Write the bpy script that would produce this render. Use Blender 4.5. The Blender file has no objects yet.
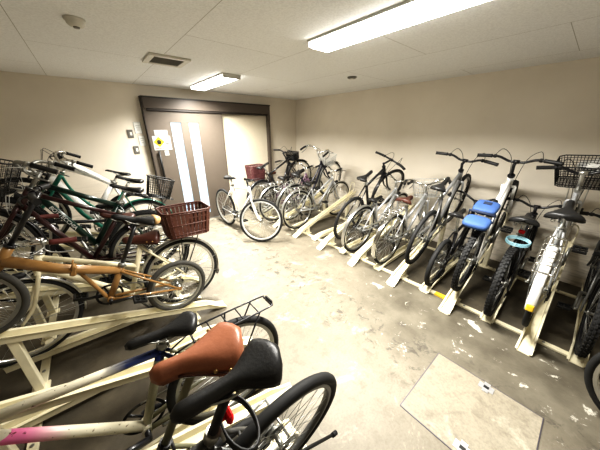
import bpy, math, random
from mathutils import Vector, Matrix
random.seed(7)
PI = math.pi
V = Vector
scene = bpy.context.scene
COL = scene.collection

# ------------------------------------------------------------------ dimensions
XR, YB, HC = 3.875, 4.725, 2.293        # right wall, back wall, ceiling height
XL, YF = -1.42, -1.75                   # left wall, wall behind the viewer
SLOPE = 0.33
PITCH = math.atan(SLOPE)

# ------------------------------------------------------------------ materials
MATS = {}
def nd(nt, t, **kw):
    n = nt.nodes.new(t)
    for k, v in kw.items():
        setattr(n, k, v)
    return n

def mat(name, col, rough=0.5, metal=0.0, var=0.12, scale=18.0, bump=0.0, emit=None, estr=0.0, coat=0.0):
    if name in MATS:
        return MATS[name]
    m = bpy.data.materials.new(name); m.use_nodes = True
    nt = m.node_tree; b = nt.nodes['Principled BSDF']
    b.inputs['Roughness'].default_value = rough
    b.inputs['Metallic'].default_value = metal
    b.inputs['Coat Weight'].default_value = coat
    tc = nd(nt, 'ShaderNodeTexCoord')
    no = nd(nt, 'ShaderNodeTexNoise'); no.inputs['Scale'].default_value = scale; no.inputs['Detail'].default_value = 4
    nt.links.new(tc.outputs['Object'], no.inputs['Vector'])
    mx = nd(nt, 'ShaderNodeMix', data_type='RGBA')
    lo = [max(0, c * (1 - var)) for c in col[:3]] + [1]; hi = [min(1, c * (1 + var)) for c in col[:3]] + [1]
    mx.inputs[6].default_value = lo; mx.inputs[7].default_value = hi
    nt.links.new(no.outputs['Fac'], mx.inputs[0])
    nt.links.new(mx.outputs[2], b.inputs['Base Color'])
    if bump:
        bp = nd(nt, 'ShaderNodeBump'); bp.inputs['Strength'].default_value = bump; bp.inputs['Distance'].default_value = 0.01
        nt.links.new(no.outputs['Fac'], bp.inputs['Height']); nt.links.new(bp.outputs['Normal'], b.inputs['Normal'])
    if emit:
        b.inputs['Emission Color'].default_value = list(emit) + [1]
        b.inputs['Emission Strength'].default_value = estr
    MATS[name] = m
    return m

def ramp(nt, pts, interp='LINEAR'):
    r = nd(nt, 'ShaderNodeValToRGB'); r.color_ramp.interpolation = interp
    els = r.color_ramp.elements
    while len(els) < len(pts):
        els.new(0.5)
    for e, (p, c) in zip(els, pts):
        e.position = p; e.color = c if len(c) == 4 else list(c) + [1]
    return r

def fade_mat(name, axis_lo, axis_hi, stops, rough=0.35, low=None, zcut=0.0):
    """Paint that fades along the local X axis (fade between two paint colours)."""
    m = bpy.data.materials.new(name); m.use_nodes = True
    nt = m.node_tree; b = nt.nodes['Principled BSDF']; b.inputs['Roughness'].default_value = rough
    tc = nd(nt, 'ShaderNodeTexCoord'); sx = nd(nt, 'ShaderNodeSeparateXYZ')
    mr = nd(nt, 'ShaderNodeMapRange'); mr.inputs[1].default_value = axis_lo; mr.inputs[2].default_value = axis_hi
    nt.links.new(tc.outputs['Object'], sx.inputs[0]); nt.links.new(sx.outputs[0], mr.inputs[0])
    r = ramp(nt, stops); nt.links.new(mr.outputs[0], r.inputs[0])
    rout = r.outputs[0]
    if low:
        rl = ramp(nt, low); nt.links.new(mr.outputs[0], rl.inputs[0])
        gt = nd(nt, 'ShaderNodeMath', operation='GREATER_THAN'); gt.inputs[1].default_value = zcut
        nt.links.new(sx.outputs[2], gt.inputs[0])
        ml = nd(nt, 'ShaderNodeMix', data_type='RGBA'); nt.links.new(gt.outputs[0], ml.inputs[0])
        nt.links.new(rl.outputs[0], ml.inputs[6]); nt.links.new(r.outputs[0], ml.inputs[7]); rout = ml.outputs[2]
    # little dark paint chips
    no = nd(nt, 'ShaderNodeTexNoise'); no.inputs['Scale'].default_value = 60
    nt.links.new(tc.outputs['Object'], no.inputs['Vector'])
    r2 = ramp(nt, [(0.0, (0.25, 0.2, 0.15)), (0.30, (0.3, 0.25, 0.2)), (0.34, (1, 1, 1))])
    nt.links.new(no.outputs['Fac'], r2.inputs[0])
    mx = nd(nt, 'ShaderNodeMix', data_type='RGBA', blend_type='MULTIPLY'); mx.inputs[0].default_value = 1
    nt.links.new(rout, mx.inputs[6]); nt.links.new(r2.outputs[0], mx.inputs[7])
    nt.links.new(mx.outputs[2], b.inputs['Base Color'])
    return m

def M_(n):
    return MATS[n]
mat('rubber', (0.018, 0.018, 0.018), 0.75)
mat('rubber_grey', (0.065, 0.062, 0.055), 0.8)
mat('rubber_tan', (0.25, 0.2, 0.14), 0.8)
mat('black_paint', (0.015, 0.015, 0.017), 0.35, coat=0.3)
mat('black_plastic', (0.02, 0.02, 0.02), 0.5)
mat('black_leather', (0.018, 0.018, 0.018), 0.42, bump=0.1, scale=120)
mat('silver', (0.62, 0.62, 0.60), 0.28, 0.9)
mat('chrome', (0.78, 0.78, 0.76), 0.15, 1.0)
mat('dull_steel', (0.33, 0.33, 0.31), 0.4, 0.8)
mat('silver_paint', (0.55, 0.56, 0.57), 0.35, 0.35)
mat('grey_paint', (0.27, 0.27, 0.27), 0.38, 0.3)
mat('gunmetal', (0.13, 0.13, 0.125), 0.4, 0.4)
mat('white_paint', (0.82, 0.82, 0.80), 0.3, coat=0.3)
mat('white_plastic', (0.6, 0.6, 0.58), 0.5)
mat('cream_paint', (0.72, 0.66, 0.48), 0.4)
mat('rack_cream', (0.72, 0.67, 0.50), 0.5, var=0.2, scale=9)
mat('tan_paint', (0.30, 0.17, 0.062), 0.35, coat=0.4)
mat('olive_paint', (0.21, 0.205, 0.135), 0.4, 0.3)
mat('dark_green', (0.006, 0.028, 0.02), 0.3, coat=0.3)
mat('teal_green', (0.012, 0.15, 0.10), 0.35, coat=0.3)
mat('maroon_paint', (0.035, 0.011, 0.011), 0.35, coat=0.3)
mat('purple_paint', (0.17, 0.10, 0.15), 0.35, coat=0.3)
mat('navy_paint', (0.018, 0.018, 0.03), 0.35)
mat('brown_leather', (0.33, 0.135, 0.075), 0.38, bump=0.12, scale=60)
mat('dark_brown_leather', (0.075, 0.027, 0.018), 0.42, bump=0.1, scale=60)
mat('tan_leather', (0.55, 0.36, 0.17), 0.45)
mat('wicker_brown', (0.095, 0.036, 0.024), 0.5, var=0.3, scale=40)
mat('wicker_maroon', (0.11, 0.04, 0.04), 0.55, var=0.3, scale=40)
mat('brown_grip', (0.12, 0.03, 0.025), 0.6)
mat('red_plastic', (0.6, 0.015, 0.02), 0.25)
mat('yellow_reflector', (0.8, 0.55, 0.05), 0.3)
mat('clear_lens', (0.75, 0.75, 0.72), 0.15)
mat('blue_cloth', (0.045, 0.095, 0.235), 0.7, bump=0.2, scale=30)
mat('dark_cloth', (0.02, 0.03, 0.06), 0.8)
mat('pale_blue', (0.35, 0.6, 0.68), 0.35)
mat('brass', (0.5, 0.34, 0.15), 0.3, 0.9)
mat('door_grey', (0.115, 0.096, 0.078), 0.45, var=0.06)
mat('frame_taupe', (0.105, 0.087, 0.072), 0.4, var=0.06)
mat('frame_dark', (0.04, 0.033, 0.03), 0.45)
mat('paper', (0.85, 0.85, 0.82), 0.6, var=0.03)
mat('plate_grey', (0.17, 0.165, 0.15), 0.4)
mat('switch_white', (0.75, 0.74, 0.70), 0.4)
mat('sign_yellow', (0.36, 0.27, 0.012), 0.5)
mat('sign_black', (0.02, 0.02, 0.02), 0.5)
mat('sign_red', (0.3, 0.03, 0.025), 0.5)
mat('sign_grey', (0.1, 0.1, 0.1), 0.5)
mat('ceiling_plastic', (0.66, 0.64, 0.58), 0.5)
mat('vent_dark', (0.12, 0.12, 0.10), 0.6)
mat('tape_yellow', (0.75, 0.50, 0.05), 0.5)
mat('hatch_line', (0.14, 0.13, 0.15), 0.5, 0.6)
mat('steel_plate', (0.55, 0.55, 0.56), 0.35, 0.6)
mat('light_cover', (0.9, 0.9, 0.88), 0.4, emit=(1.0, 0.985, 0.93), estr=6.0)

# ------------------------------------------------------------------ mesh builder
class MB:
    def __init__(s):
        s.v = []; s.f = []; s.sm = []
    def add(s, vs, fs, smooth):
        o = len(s.v); s.v += [tuple(p) for p in vs]
        for i, f in enumerate(fs):
            s.f.append(tuple(a + o for a in f))
            s.sm.append(smooth if isinstance(smooth, bool) else smooth[i])
    def tube(s, pts, r, n=8, closed=False, flat=None):
        pts = [V(p) for p in pts]
        N = len(pts)
        rs = r if isinstance(r, (list, tuple)) else [r] * N
        vs = []; prev = None
        for i in range(N):
            if closed:
                t = pts[(i + 1) % N] - pts[i - 1]
            else:
                t = pts[min(i + 1, N - 1)] - pts[max(i - 1, 0)]
            if t.length < 1e-9:
                t = V((0, 0, 1))
            t.normalize()
            if prev is None:
                a = V((0, 0, 1)) if abs(t.z) < 0.9 else V((1, 0, 0))
                u = t.cross(a).normalized()
            else:
                u = prev - t * prev.dot(t)
                if u.length < 1e-6:
                    u = t.cross(V((0.3, 0.9, 0.2)))
                u.normalize()
            prev = u; w = t.cross(u)
            for k in range(n):
                an = 2 * PI * k / n
                a_, b_ = math.cos(an), math.sin(an)
                if flat:
                    a_ *= flat[0]; b_ *= flat[1]
                vs.append(pts[i] + (u * a_ + w * b_) * rs[i])
        fs = []; sm = []
        for i in range(N if closed else N - 1):
            j = (i + 1) % N
            for k in range(n):
                l = (k + 1) % n
                fs.append((i * n + k, i * n + l, j * n + l, j * n + k)); sm.append(True)
        if not closed:
            fs.append(tuple(range(n - 1, -1, -1))); sm.append(False)
            fs.append(tuple((N - 1) * n + k for k in range(n))); sm.append(False)
        s.add(vs, fs, sm); return s
    def box(s, c, size, rot=None, bev=0.0):
        x, y, z = [d / 2 for d in size]; c = V(c)
        rot = rot or Matrix.Identity(3)
        if bev <= 0:
            vs = [c + rot @ V((a * x, b * y, d * z)) for a in (-1, 1) for b in (-1, 1) for d in (-1, 1)]
            fs = [(0, 1, 3, 2), (4, 6, 7, 5), (0, 4, 5, 1), (2, 3, 7, 6), (0, 2, 6, 4), (1, 5, 7, 3)]
            s.add(vs, fs, False)
        else:
            e = min(bev, x * .95, y * .95, z * .95)
            # chamfered outline extruded, with inset top and bottom
            def loop(ix, iy, zz):
                X, Y_ = x - ix, y - iy
                q = [(-X, -Y_ + e), (-X + e, -Y_), (X - e, -Y_), (X, -Y_ + e), (X, Y_ - e), (X - e, Y_), (-X + e, Y_), (-X, Y_ - e)]
                return [c + rot @ V((a, b, zz)) for a, b in q]
            ls = [loop(e * .7, e * .7, -z), loop(0, 0, -z + e), loop(0, 0, z - e), loop(e * .7, e * .7, z)]
            vs = sum(ls, []); fs = []
            for i in range(3):
                for k in range(8):
                    l = (k + 1) % 8
                    fs.append((i * 8 + k, i * 8 + l, (i + 1) * 8 + l, (i + 1) * 8 + k))
            fs.append(tuple(range(7, -1, -1))); fs.append(tuple(24 + k for k in range(8)))
            s.add(vs, fs, False)
        return s
    def ring(s, c, R, r, n=40, m=8, ry=None, a0=0, a1=2 * PI):
        """torus in the local XZ plane about c; ry = half width in y"""
        c = V(c); ry = ry or r; vs = []; full = abs(a1 - a0) > 2 * PI - 1e-6
        cnt = n if full else n + 1
        for i in range(cnt):
            a = a0 + (a1 - a0) * i / n
            d = V((math.cos(a), 0, math.sin(a)))
            for k in range(m):
                b = 2 * PI * k / m
                vs.append(c + d * (R + r * math.cos(b)) + V((0, ry * math.sin(b), 0)))
        fs = []
        for i in range(n):
            j = (i + 1) % cnt
            for k in range(m):
                l = (k + 1) % m
                fs.append((i * m + k, i * m + l, j * m + l, j * m + k))
        s.add(vs, fs, True); return s
    def disc(s, c, R, y0, y1, n=28, r0=0.0):
        """(ring-)disc about the local Y axis between y0 and y1"""
        c = V(c); vs = []
        for i in range(n):
            a = 2 * PI * i / n; d = V((math.cos(a), 0, math.sin(a)))
            vs += [c + d * R + V((0, y0, 0)), c + d * R + V((0, y1, 0)), c + d * r0 + V((0, y0, 0)), c + d * r0 + V((0, y1, 0))]
        fs = []; sm = []
        for i in range(n):
            j = (i + 1) % n
            a, b = i * 4, j * 4
            fs += [(a, a + 1, b + 1, b), (a + 1, a + 3, b + 3, b + 1), (a + 2, a, b, b + 2), (a + 3, a + 2, b + 2, b + 3)]
            sm += [True, False, False, True]
        s.add(vs, fs, sm); return s
    def strip(s, c, R, w, a0, a1, n=24, drop=0.012, th=0.002):
        """mudguard: curved shell over a wheel centred at c"""
        c = V(c); vs = []; prof = [(-1, -1), (-.75, -.3), (-.3, 0), (.3, 0), (.75, -.3), (1, -1)]
        prof = prof + [(p[0] * .9, p[1] - .12) for p in prof[::-1]]
        m = len(prof)
        for i in range(n + 1):
            a = a0 + (a1 - a0) * i / n; d = V((math.cos(a), 0, math.sin(a)))
            for (py, pz) in prof:
                vs.append(c + d * (R + pz * drop) + V((0, py * w / 2, 0)))
        fs = []
        for i in range(n):
            for k in range(m):
                l = (k + 1) % m
                fs.append((i * m + k, i * m + l, (i + 1) * m + l, (i + 1) * m + k))
        fs.append(tuple(range(m))); fs.append(tuple(n * m + k for k in range(m - 1, -1, -1)))
        s.add(vs, fs, True); return s
    def prism(s, poly, y0, y1):
        """polygon in XZ extruded along Y"""
        n = len(poly)
        vs = [(p[0], y0, p[1]) for p in poly] + [(p[0], y1, p[1]) for p in poly]
        fs = [tuple(range(n)), tuple(range(2 * n - 1, n - 1, -1))] + [(i, i + n, (i + 1) % n + n, (i + 1) % n) for i in range(n)]
        s.add(vs, fs, False); return s
    def mesh(s, name, m):
        me = bpy.data.meshes.new(name)
        me.from_pydata(s.v, [], s.f)
        me.polygons.foreach_set('use_smooth', s.sm)
        me.materials.append(m); me.update()
        import bmesh
        bm = bmesh.new(); bm.from_mesh(me); bmesh.ops.recalc_face_normals(bm, faces=bm.faces); bm.to_mesh(me); bm.free()
        return me
    def build(s, name, m, parent=None, label=None, mtx=None):
        return link(name, s.mesh(name, m), parent, label, mtx)

def link(name, me, parent=None, label=None, mtx=None):
    o = bpy.data.objects.new(name, me); COL.objects.link(o)
    if parent is not None:
        o.parent = parent
    if mtx is not None:
        o.matrix_local = mtx
    if label:
        o['label'] = label
    return o

def tag(o, label, cat, group=None):
    o['label'] = label; o['category'] = cat
    if group:
        o['group'] = group
    return o

def root(name, label, cat, loc=(0, 0, 0), rot=(0, 0, 0), group=None):
    o = bpy.data.objects.new(name, None); COL.objects.link(o)
    o.empty_display_size = 0.1
    o.location = loc; o.rotation_euler = rot
    return tag(o, label, cat, group)

def struct(name, mb, m, parent=None):
    o = mb.build(name, m, parent)
    if parent is None:
        o['kind'] = 'structure'
    return o

def smooth_path(pts, k=5):
    """Catmull-Rom through the points"""
    P = [V(p) for p in pts]; out = []
    for i in range(len(P) - 1):
        p0 = P[max(i - 1, 0)]; p1 = P[i]; p2 = P[i + 1]; p3 = P[min(i + 2, len(P) - 1)]
        for j in range(k):
            t = j / k
            out.append(0.5 * ((2 * p1) + (p2 - p0) * t + (2 * p0 - 5 * p1 + 4 * p2 - p3) * t * t + (3 * p1 - p0 - 3 * p2 + p3) * t ** 3))
    out.append(P[-1]); return out

def text_mesh(body, size, depth=0.0006):
    cu = bpy.data.curves.new('lettering', 'FONT'); cu.body = body; cu.size = size; cu.extrude = depth
    cu.align_x = 'CENTER'; cu.align_y = 'CENTER'
    o = bpy.data.objects.new('lettering_tmp', cu); COL.objects.link(o)
    dg = bpy.context.evaluated_depsgraph_get(); dg.update()
    me = bpy.data.meshes.new_from_object(o.evaluated_get(dg))
    bpy.data.objects.remove(o); bpy.data.curves.remove(cu)
    return me

# ------------------------------------------------------------------ bicycle
WHEELS = {}
def wheel_meshes(R, tw, tyre, rim, spoke, nsp, knob, hub):
    key = (round(R, 4), tw, tyre, rim, spoke, nsp, knob, hub)
    if key in WHEELS:
        return WHEELS[key]
    t = MB()
    t.ring((0, 0, 0), R - tw, tw, 56, 10, ry=tw * .95)
    if knob:
        nk = 52
        for i in range(nk):
            for row, (off, rr) in enumerate(((-.62, -.18), (0, 0.0), (.62, -.18))):
                a = 2 * PI * (i + (0.5 if row == 1 else 0)) / nk
                c = V((math.cos(a), 0, math.sin(a))) * (R + rr * tw + .001) + V((0, off * tw, 0))
                rot = Matrix.Rotation(-a, 3, 'Y')
                t.box(c, (.009, tw * .46, 2 * PI * R / nk * .55), rot)
    rm = MB()
    Ri = R - 2 * tw + .004
    rm.disc((0, 0, 0), Ri, -tw * .62, tw * .62, 48, Ri - .017)
    rm.ring((0, 0, 0), Ri - .017, .004, 48, 6, ry=tw * .5)
    sp = MB()
    Rs = Ri - .016
    for i in range(nsp):
        side = 1 if i % 2 else -1
        a = 2 * PI * i / nsp
        da = (0.42 if (i // 2) % 2 else -0.42)
        hubp = V((math.cos(a + da) * .021, side * .027, math.sin(a + da) * .021))
        sp.tube([hubp, V((math.cos(a) * Rs, side * .003, math.sin(a) * Rs))], .00125, 4)
    hb = MB()
    hb.tube([(0, -.05, 0), (0, -.034, 0), (0, -.033, 0), (0, -.026, 0), (0, -.024, 0), (0, .024, 0), (0, .026, 0), (0, .033, 0), (0, .034, 0), (0, .05, 0)],
            [.006, .006, .023, .023, .011, .011, .023, .023, .006, .006], 12)
    WHEELS[key] = (t.mesh('tyre', M_(tyre)), rm.mesh('rim', M_(rim)), sp.mesh('spokes', M_(spoke)), hb.mesh('hub', M_(hub)))
    return WHEELS[key]

def add_wheel(name, par, mtx, w):
    ty, rm, sp, hb = w
    o = link(name, ty, par, None, mtx)
    link('rim', rm, o); link('spokes', sp, o); link('hub', hb, o)
    return o

def saddle_mesh(kind, at, par, m, tail=None, tilt=0.0):
    """saddle with its top centre at the given point, nose towards +X"""
    P = {'sport': dict(L=.285, w=.077, n=.020, h=.045, drop=.012, mid=.42),
         'road': dict(L=.275, w=.066, n=.018, h=.032, drop=.006, mid=.42),
         'wide': dict(L=.25, w=.105, n=.024, h=.06, drop=.006, mid=.52),
         'brooks': dict(L=.27, w=.096, n=.022, h=.085, drop=.010, mid=.66)}[kind]
    mb = MB(); n = 20; mseg = 13; vs = []
    L = P['L']
    for i in range(n + 1):
        t = i / n
        x = -L * .46 + L * t
        s = min(1, max(0, (t - .12) / P['mid'])); s = s * s * (3 - 2 * s)
        w = P['w'] * (1 - s) + P['n'] * s
        if t < .14:
            w *= math.sqrt(max(0.02, 1 - ((.14 - t) / .14) ** 2)) * .5 + .5 * min(1, (t + .03) / .17)
        if t > .93:
            w *= math.sqrt(max(.06, 1 - ((t - .93) / .072) ** 2))
        h = P['h'] * (.75 + .25 * (1 - s))
        if kind in ('sport', 'wide') and t > .5:
            h = P['h'] * .8
        if t > .9:
            h *= 1 - .45 * (t - .9) / .1
        if t < .08:
            h *= .55 + .45 * t / .08
        zt = -P['drop'] * math.sin(PI * min(1, t * 1.15)) + .008 * (1 - t) ** 2 - (.012 * ((t - .9) / .1) ** 2 if t > .9 else 0) - (.012 * ((.1 - t) / .1) ** 2 if t < .1 else 0)
        for k in range(mseg):
            u = -1 + 2 * k / (mseg - 1)
            ang = u * PI / 2
            y = w * (abs(math.sin(ang)) ** .8) * (1 if u > 0 else -1)
            z = zt - h * (1 - max(0, math.cos(ang)) ** .75)
            vs.append((x, y, z))
        vs.append((x, 0, zt - h * .55))
    m2 = mseg + 1; fs = []
    for i in range(n):
        for k in range(m2):
            l = (k + 1) % m2
            fs.append((i * m2 + k, i * m2 + l, (i + 1) * m2 + l, (i + 1) * m2 + k))
    fs.append(tuple(range(m2))); fs.append(tuple(n * m2 + k for k in range(m2 - 1, -1, -1)))
    mb.add(vs, fs, True)
    mtx = Matrix.Translation(V(at)) @ Matrix.Rotation(-tilt, 4, 'Y')
    o = mb.build('saddle', m, par, None, mtx)
    r = MB()
    zz = -P['h'] * .9
    for sd in (-1, 1):
        r.tube(smooth_path([(-L * .33, sd * .045, zz + .02), (-L * .2, sd * .026, zz - .012), (L * .12, sd * .024, zz - .012), (L * .4, sd * .008, zz + .025)], 4), .0038, 6)
    r.box((-L * .05, 0, zz - .012), (.045, .05, .022), bev=.005)
    r.build('saddle_rail', M_('chrome' if kind == 'brooks' else 'dull_steel'), o)
    if kind == 'brooks':
        for sd in (-1, 1):
            for t in (.28, .42):
                rv = MB(); rv.tube([(-L * .46 + L * t, sd * (P['w'] * (.90 if t < .3 else .68)), zz + .022), (-L * .46 + L * t, sd * (P['w'] * (.97 if t < .3 else .76)), zz + .021)], .006, 8)
                rv.build('rivet', M_('brass'), o)
        sk = MB()
        for sd in (-1, 1):
            sk.tube(smooth_path([(-L * .4, sd * P['w'] * .8, zz + .012), (-L * .25, sd * P['w'] * .98, zz + .008), (0, sd * P['w'] * .66, zz + .012), (L * .3, sd * P['n'], zz + .02)], 4), .0032, 6)
        sk.build('trim', M_('dark_brown_leather'), o)
    if kind == 'wide':
        for sd in (-1, 1):
            spg = MB()
            pts = [(-L * .27 + .012 * math.cos(a * .9), sd * .05 + .012 * math.sin(a * .9), zz + .018 - a * .0016) for a in range(0, 34)]
            spg.tube(pts, .0028, 5)
            spg.build('saddle_spring', M_('chrome'), o)
    if tail:
        tl = MB(); tl.ring((0, 0, 0), 0, 0.0001, 3, 3)
        tl = MB()
        vs = []
        for i in range(8):
            a = PI / 2 + PI * i / 7
            vs.append((math.cos(a), math.sin(a)))
        rows = [(.0, .003), (-.035, -.03)]
        pv = []
        for (zo, sh) in ((.004, 0), (-.012, .004), (-.034, .0), (-.04, -.012)):
            for (cx, sy) in vs:
                pv.append((-L * .34 + cx * (.045 + sh), sy * (P['w'] * .95 + sh), zo))
        f2 = []
        for i in range(3):
            for k in range(7):
                f2.append((i * 8 + k, i * 8 + k + 1, (i + 1) * 8 + k + 1, (i + 1) * 8 + k))
        f2.append(tuple(range(8))); f2.append(tuple(24 + k for k in range(7, -1, -1)))
        for i in range(3):
            f2.append((i * 8 + 7, i * 8, (i + 1) * 8, (i + 1) * 8 + 7))
        tl.add(pv, f2, True); tl.build('saddle_back_panel', M_(tail), o)
    return o

def wire_basket(cx, cz, L, W, H, taper=.8, nv=10, nh=5, r=.0016, rim=.004, style='wire'):
    """open-topped basket, bottom centre at (cx, 0, cz)"""
    mb = MB()
    def ringpts(t):
        k = taper + (1 - taper) * t
        l, w = L / 2 * k, W / 2 * k
        z = cz + H * t; e = min(l, w) * .25
        q = [(-l, -w + e), (-l + e, -w), (l - e, -w), (l, -w + e), (l, w - e), (l - e, w), (-l + e, w), (-l, w - e)]
        return [V((cx + a, b, z)) for a, b in q]
    def along(t, f):
        P = ringpts(t); n = len(P)
        d = [(P[(i + 1) % n] - P[i]).length for i in range(n)]; tot = sum(d); s = f * tot
        for i in range(n):
            if s <= d[i]:
                return P[i].lerp(P[(i + 1) % n], s / d[i])
            s -= d[i]
        return P[0]
    mb.tube(ringpts(1), rim, 6, closed=True)
    mb.tube(ringpts(0), r * 1.4, 5, closed=True)
    for j in range(1, nh):
        mb.tube(ringpts(j / nh), r, 5 if r > .002 else 4, closed=True)
    N = nv * 4
    for i in range(N):
        f = (i + .5) / N
        if style == 'wicker':
            a, b = along(0, f), along(1, f)
            tdir = (along(.5, min(.999, f + .01)) - along(.5, max(0, f - .01))).normalized()
            up = (b - a); mid = (a + b) / 2; nrm = tdir.cross(up).normalized()
            rot = Matrix((tdir, nrm, up.normalized())).transposed()
            wd = (along(.5, (f + .5 / N) % 1) - along(.5, f)).length * 1.45
            mb.box(mid, (wd, .004, up.length), rot)
        else:
            mb.tube([along(0, f), along(1, f)], r, 4)
    k = taper
    for i in range(1, nv):
        y = -W / 2 * k + W * k * i / nv
        mb.tube([(cx - L / 2 * k, y, cz), (cx + L / 2 * k, y, cz)], r, 4)
        x = cx - L / 2 * k + L * k * i / nv
        mb.tube([(x, -W / 2 * k, cz), (x, W / 2 * k, cz)], r, 4)
    if style == 'wicker':
        mb.box((cx, 0, cz + .002), (L * k * .96, W * k * .96, .004))
        for t in (.12, .5, .93):
            P = ringpts(t); mb.tube([p * 1 for p in P], .006, 6, closed=True)
    return mb

def bike(name, label, x, y, z, dirn=1, pitch=0.0, lean=0.0, yaw=0.0, group='bicycles parked in the rack', **k):
    S = dict(R=.335, tw=.019, wb=1.03, cs=.435, bbh=.275, st=.47, sta=72, hta=71, hl=.13, off=.045,
             ftype='diamond', paint='black_paint', fork=None, tube=.016, tyre='rubber', rim='silver', spoke='silver', hub='dull_steel', nsp=32,
             knob=False, Rf=None, saddle='sport', saddle_m='black_leather', sh=.92, tail=None, stilt=0.0, post='silver',
             bar='flat', barw=.58, stem_up=.07, reach=.07, bar_m='black_paint', grip='black_plastic', stem='black_paint',
             steer=0.0, crank=1.0, crank_m='dull_steel', gear=True, guard=None, fend=None, fend_w=.05, rack=None, basket=None, rbasket=None, lamp=True,
             reflector=None, stand='dull_steel', lock=None, disc=False, decal=None, decal_m='paper', extra=None, ring_r=.088, cables=True, cable_m='black_plastic', stand_side=True, susp=False, clear=None, front_fend=True, rack_dz=0.0, fend_end=205, brace=True, clamp_m='dull_steel')
    S.update(k); G = lambda n: S[n]
    R = S['R']; Rf = S['Rf'] or R; tw = S['tw']
    z_rot = (0 if dirn > 0 else PI) + yaw
    rt = root(name, label, 'bicycle', (x, y, z), (lean, -pitch, z_rot), group)
    cs, bbh = S['cs'], S['bbh']
    A = V((0, 0, R)); F = V((S['wb'], 0, Rf))
    B = V((math.sqrt(max(.01, cs * cs - (R - bbh) ** 2)), 0, bbh))
    sa, ha = math.radians(S['sta']), math.radians(S['hta'])
    us = V((-math.cos(sa), 0, math.sin(sa))); uh = V((-math.cos(ha), 0, math.sin(ha)))
    nf = V((math.sin(ha), 0, math.cos(ha)))
    SC = B + us * S['st']
    Q = F - nf * S['off']
    clear = S['clear'] or Rf + .05 + (.06 if S['susp'] else 0)
    HB = Q + uh * clear
    HT = HB + uh * S['hl']
    ST = B + us * ((S['sh'] - B.z) / us.z)
    steer = Matrix.Translation(HB) @ Matrix.Rotation(S['steer'], 4, uh) @ Matrix.Translation(-HB)
    pm = M_(S['paint']) if isinstance(S['paint'], str) else S['paint']
    tr = S['tube']
    # wheels
    w1 = wheel_meshes(R, tw, S['tyre'], S['rim'], S['spoke'], S['nsp'], S['knob'], S['hub'])
    w2 = wheel_meshes(Rf, tw, S['tyre'], S['rim'], S['spoke'], S['nsp'], S['knob'], S['hub'])
    ra = random.random() * 2
    rw = add_wheel('rear_wheel', rt, Matrix.Translation(A) @ Matrix.Rotation(ra, 4, 'Y'), w1)
    fw = add_wheel('front_wheel', rt, steer @ Matrix.Translation(F) @ Matrix.Rotation(ra + .3, 4, 'Y'), w2)
    # frame
    fr = MB(); ft = S['ftype']
    dA = .055 + (.01 if tw > .024 else 0)
    if ft == 'diamond':
        t0 = SC - us * .035
        fr.tube([B, SC], tr, 10)
        fr.tube([HT - uh * .035, t0], tr * .95, 10)
        fr.tube([HB + uh * .03, B], tr * 1.15, 10)
        top = t0
    elif ft == 'step':      # low curved single or twin down tube of a city bicycle
        fr.tube([B, SC], tr, 10)
        mid = (HB + B) / 2 + V((-.03, 0, -.06))
        fr.tube(smooth_path([HB + uh * .02, HB.lerp(mid, .55) + V((0, 0, .02)), mid, B.lerp(mid, .3) + V((0, 0, -.005)), B], 5), tr * 1.3, 10)
        m2 = B + us * .20
        fr.tube(smooth_path([HT - uh * .03, HT.lerp(mid, .6) + V((.02, 0, .07)), m2.lerp(mid, .45) + V((0, 0, .03)), m2], 5), tr * .85, 10)
        top = SC - us * .03
    elif ft == 'mixte':     # straight sloping twin tubes
        fr.tube([B, SC], tr, 10)
        fr.tube([HB + uh * .025, B], tr * 1.15, 10)
        fr.tube([HT - uh * .03, B + us * (S['st'] * .55)], tr * .95, 10)
        top = SC - us * .03
    elif ft == 'folder':    # one thick main beam
        fr.tube([B - us * .01, SC], tr * 1.15, 12)
        st_ = SC - us * .05
        fr.tube([HB + uh * .05, HB.lerp(st_, .45) + V((0, 0, .006)), st_], [tr * 1.85, tr * 1.75, tr * 1.45], 14)
        hg = HB.lerp(st_, .56)
        if S['brace']: fr.box(hg, (.035, .066, .07), Matrix.Rotation(-math.atan2(st_.z - HB.z, st_.x - HB.x) if 0 else 0, 3, 'Y'), .008)
        if S['brace']: fr.tube(smooth_path([HB.lerp(st_, .62) + V((0, 0, -.02)), B + V((.09, 0, .10)), B + V((.02, 0, .01))], 6), tr * .7, 8)
        top = SC - us * .05
    elif ft == 'big':       # fat tapering top tube
        t0 = SC - us * .03
        fr.tube([B, SC], tr, 10)
        fr.tube([HT - uh * .05, HT.lerp(t0, .25) - V((0, 0, .012)), HT.lerp(t0, .6), t0], [tr * 2.0, tr * 1.8, tr * 1.15, tr * .9], 12)
        fr.tube([HB + uh * .03, B], tr * 1.5, 12)
        top = t0
    # head tube, bottom bracket shell, stays
    fr.tube([HB, HT], tr * 1.25, 12)
    fr.tube([B + V((0, -.034, 0)), B + V((0, .034, 0))], .021, 12)
    for sd in (-1, 1):
        e = A + V((0, sd * dA, 0))
        fr.tube([B + V((-.02, sd * .025, 0)), B.lerp(A, .35) + V((0, sd * (tw + .018), .0)), e], [tr * .62, tr * .6, tr * .45], 8)
        fr.tube([top + V((0, sd * .018, 0)), top.lerp(A, .4) + V((0, sd * (tw + .018), 0)), e], [tr * .5, tr * .5, tr * .42], 8)
        fr.box(e, (.03, .005, .03))
    brp = top.lerp(A, .38)
    fr.tube([brp + V((0, -tw - .018, 0)), brp + V((0, tw + .018, 0))], .006, 6)
    frame = fr.build('frame', pm, rt)
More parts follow.
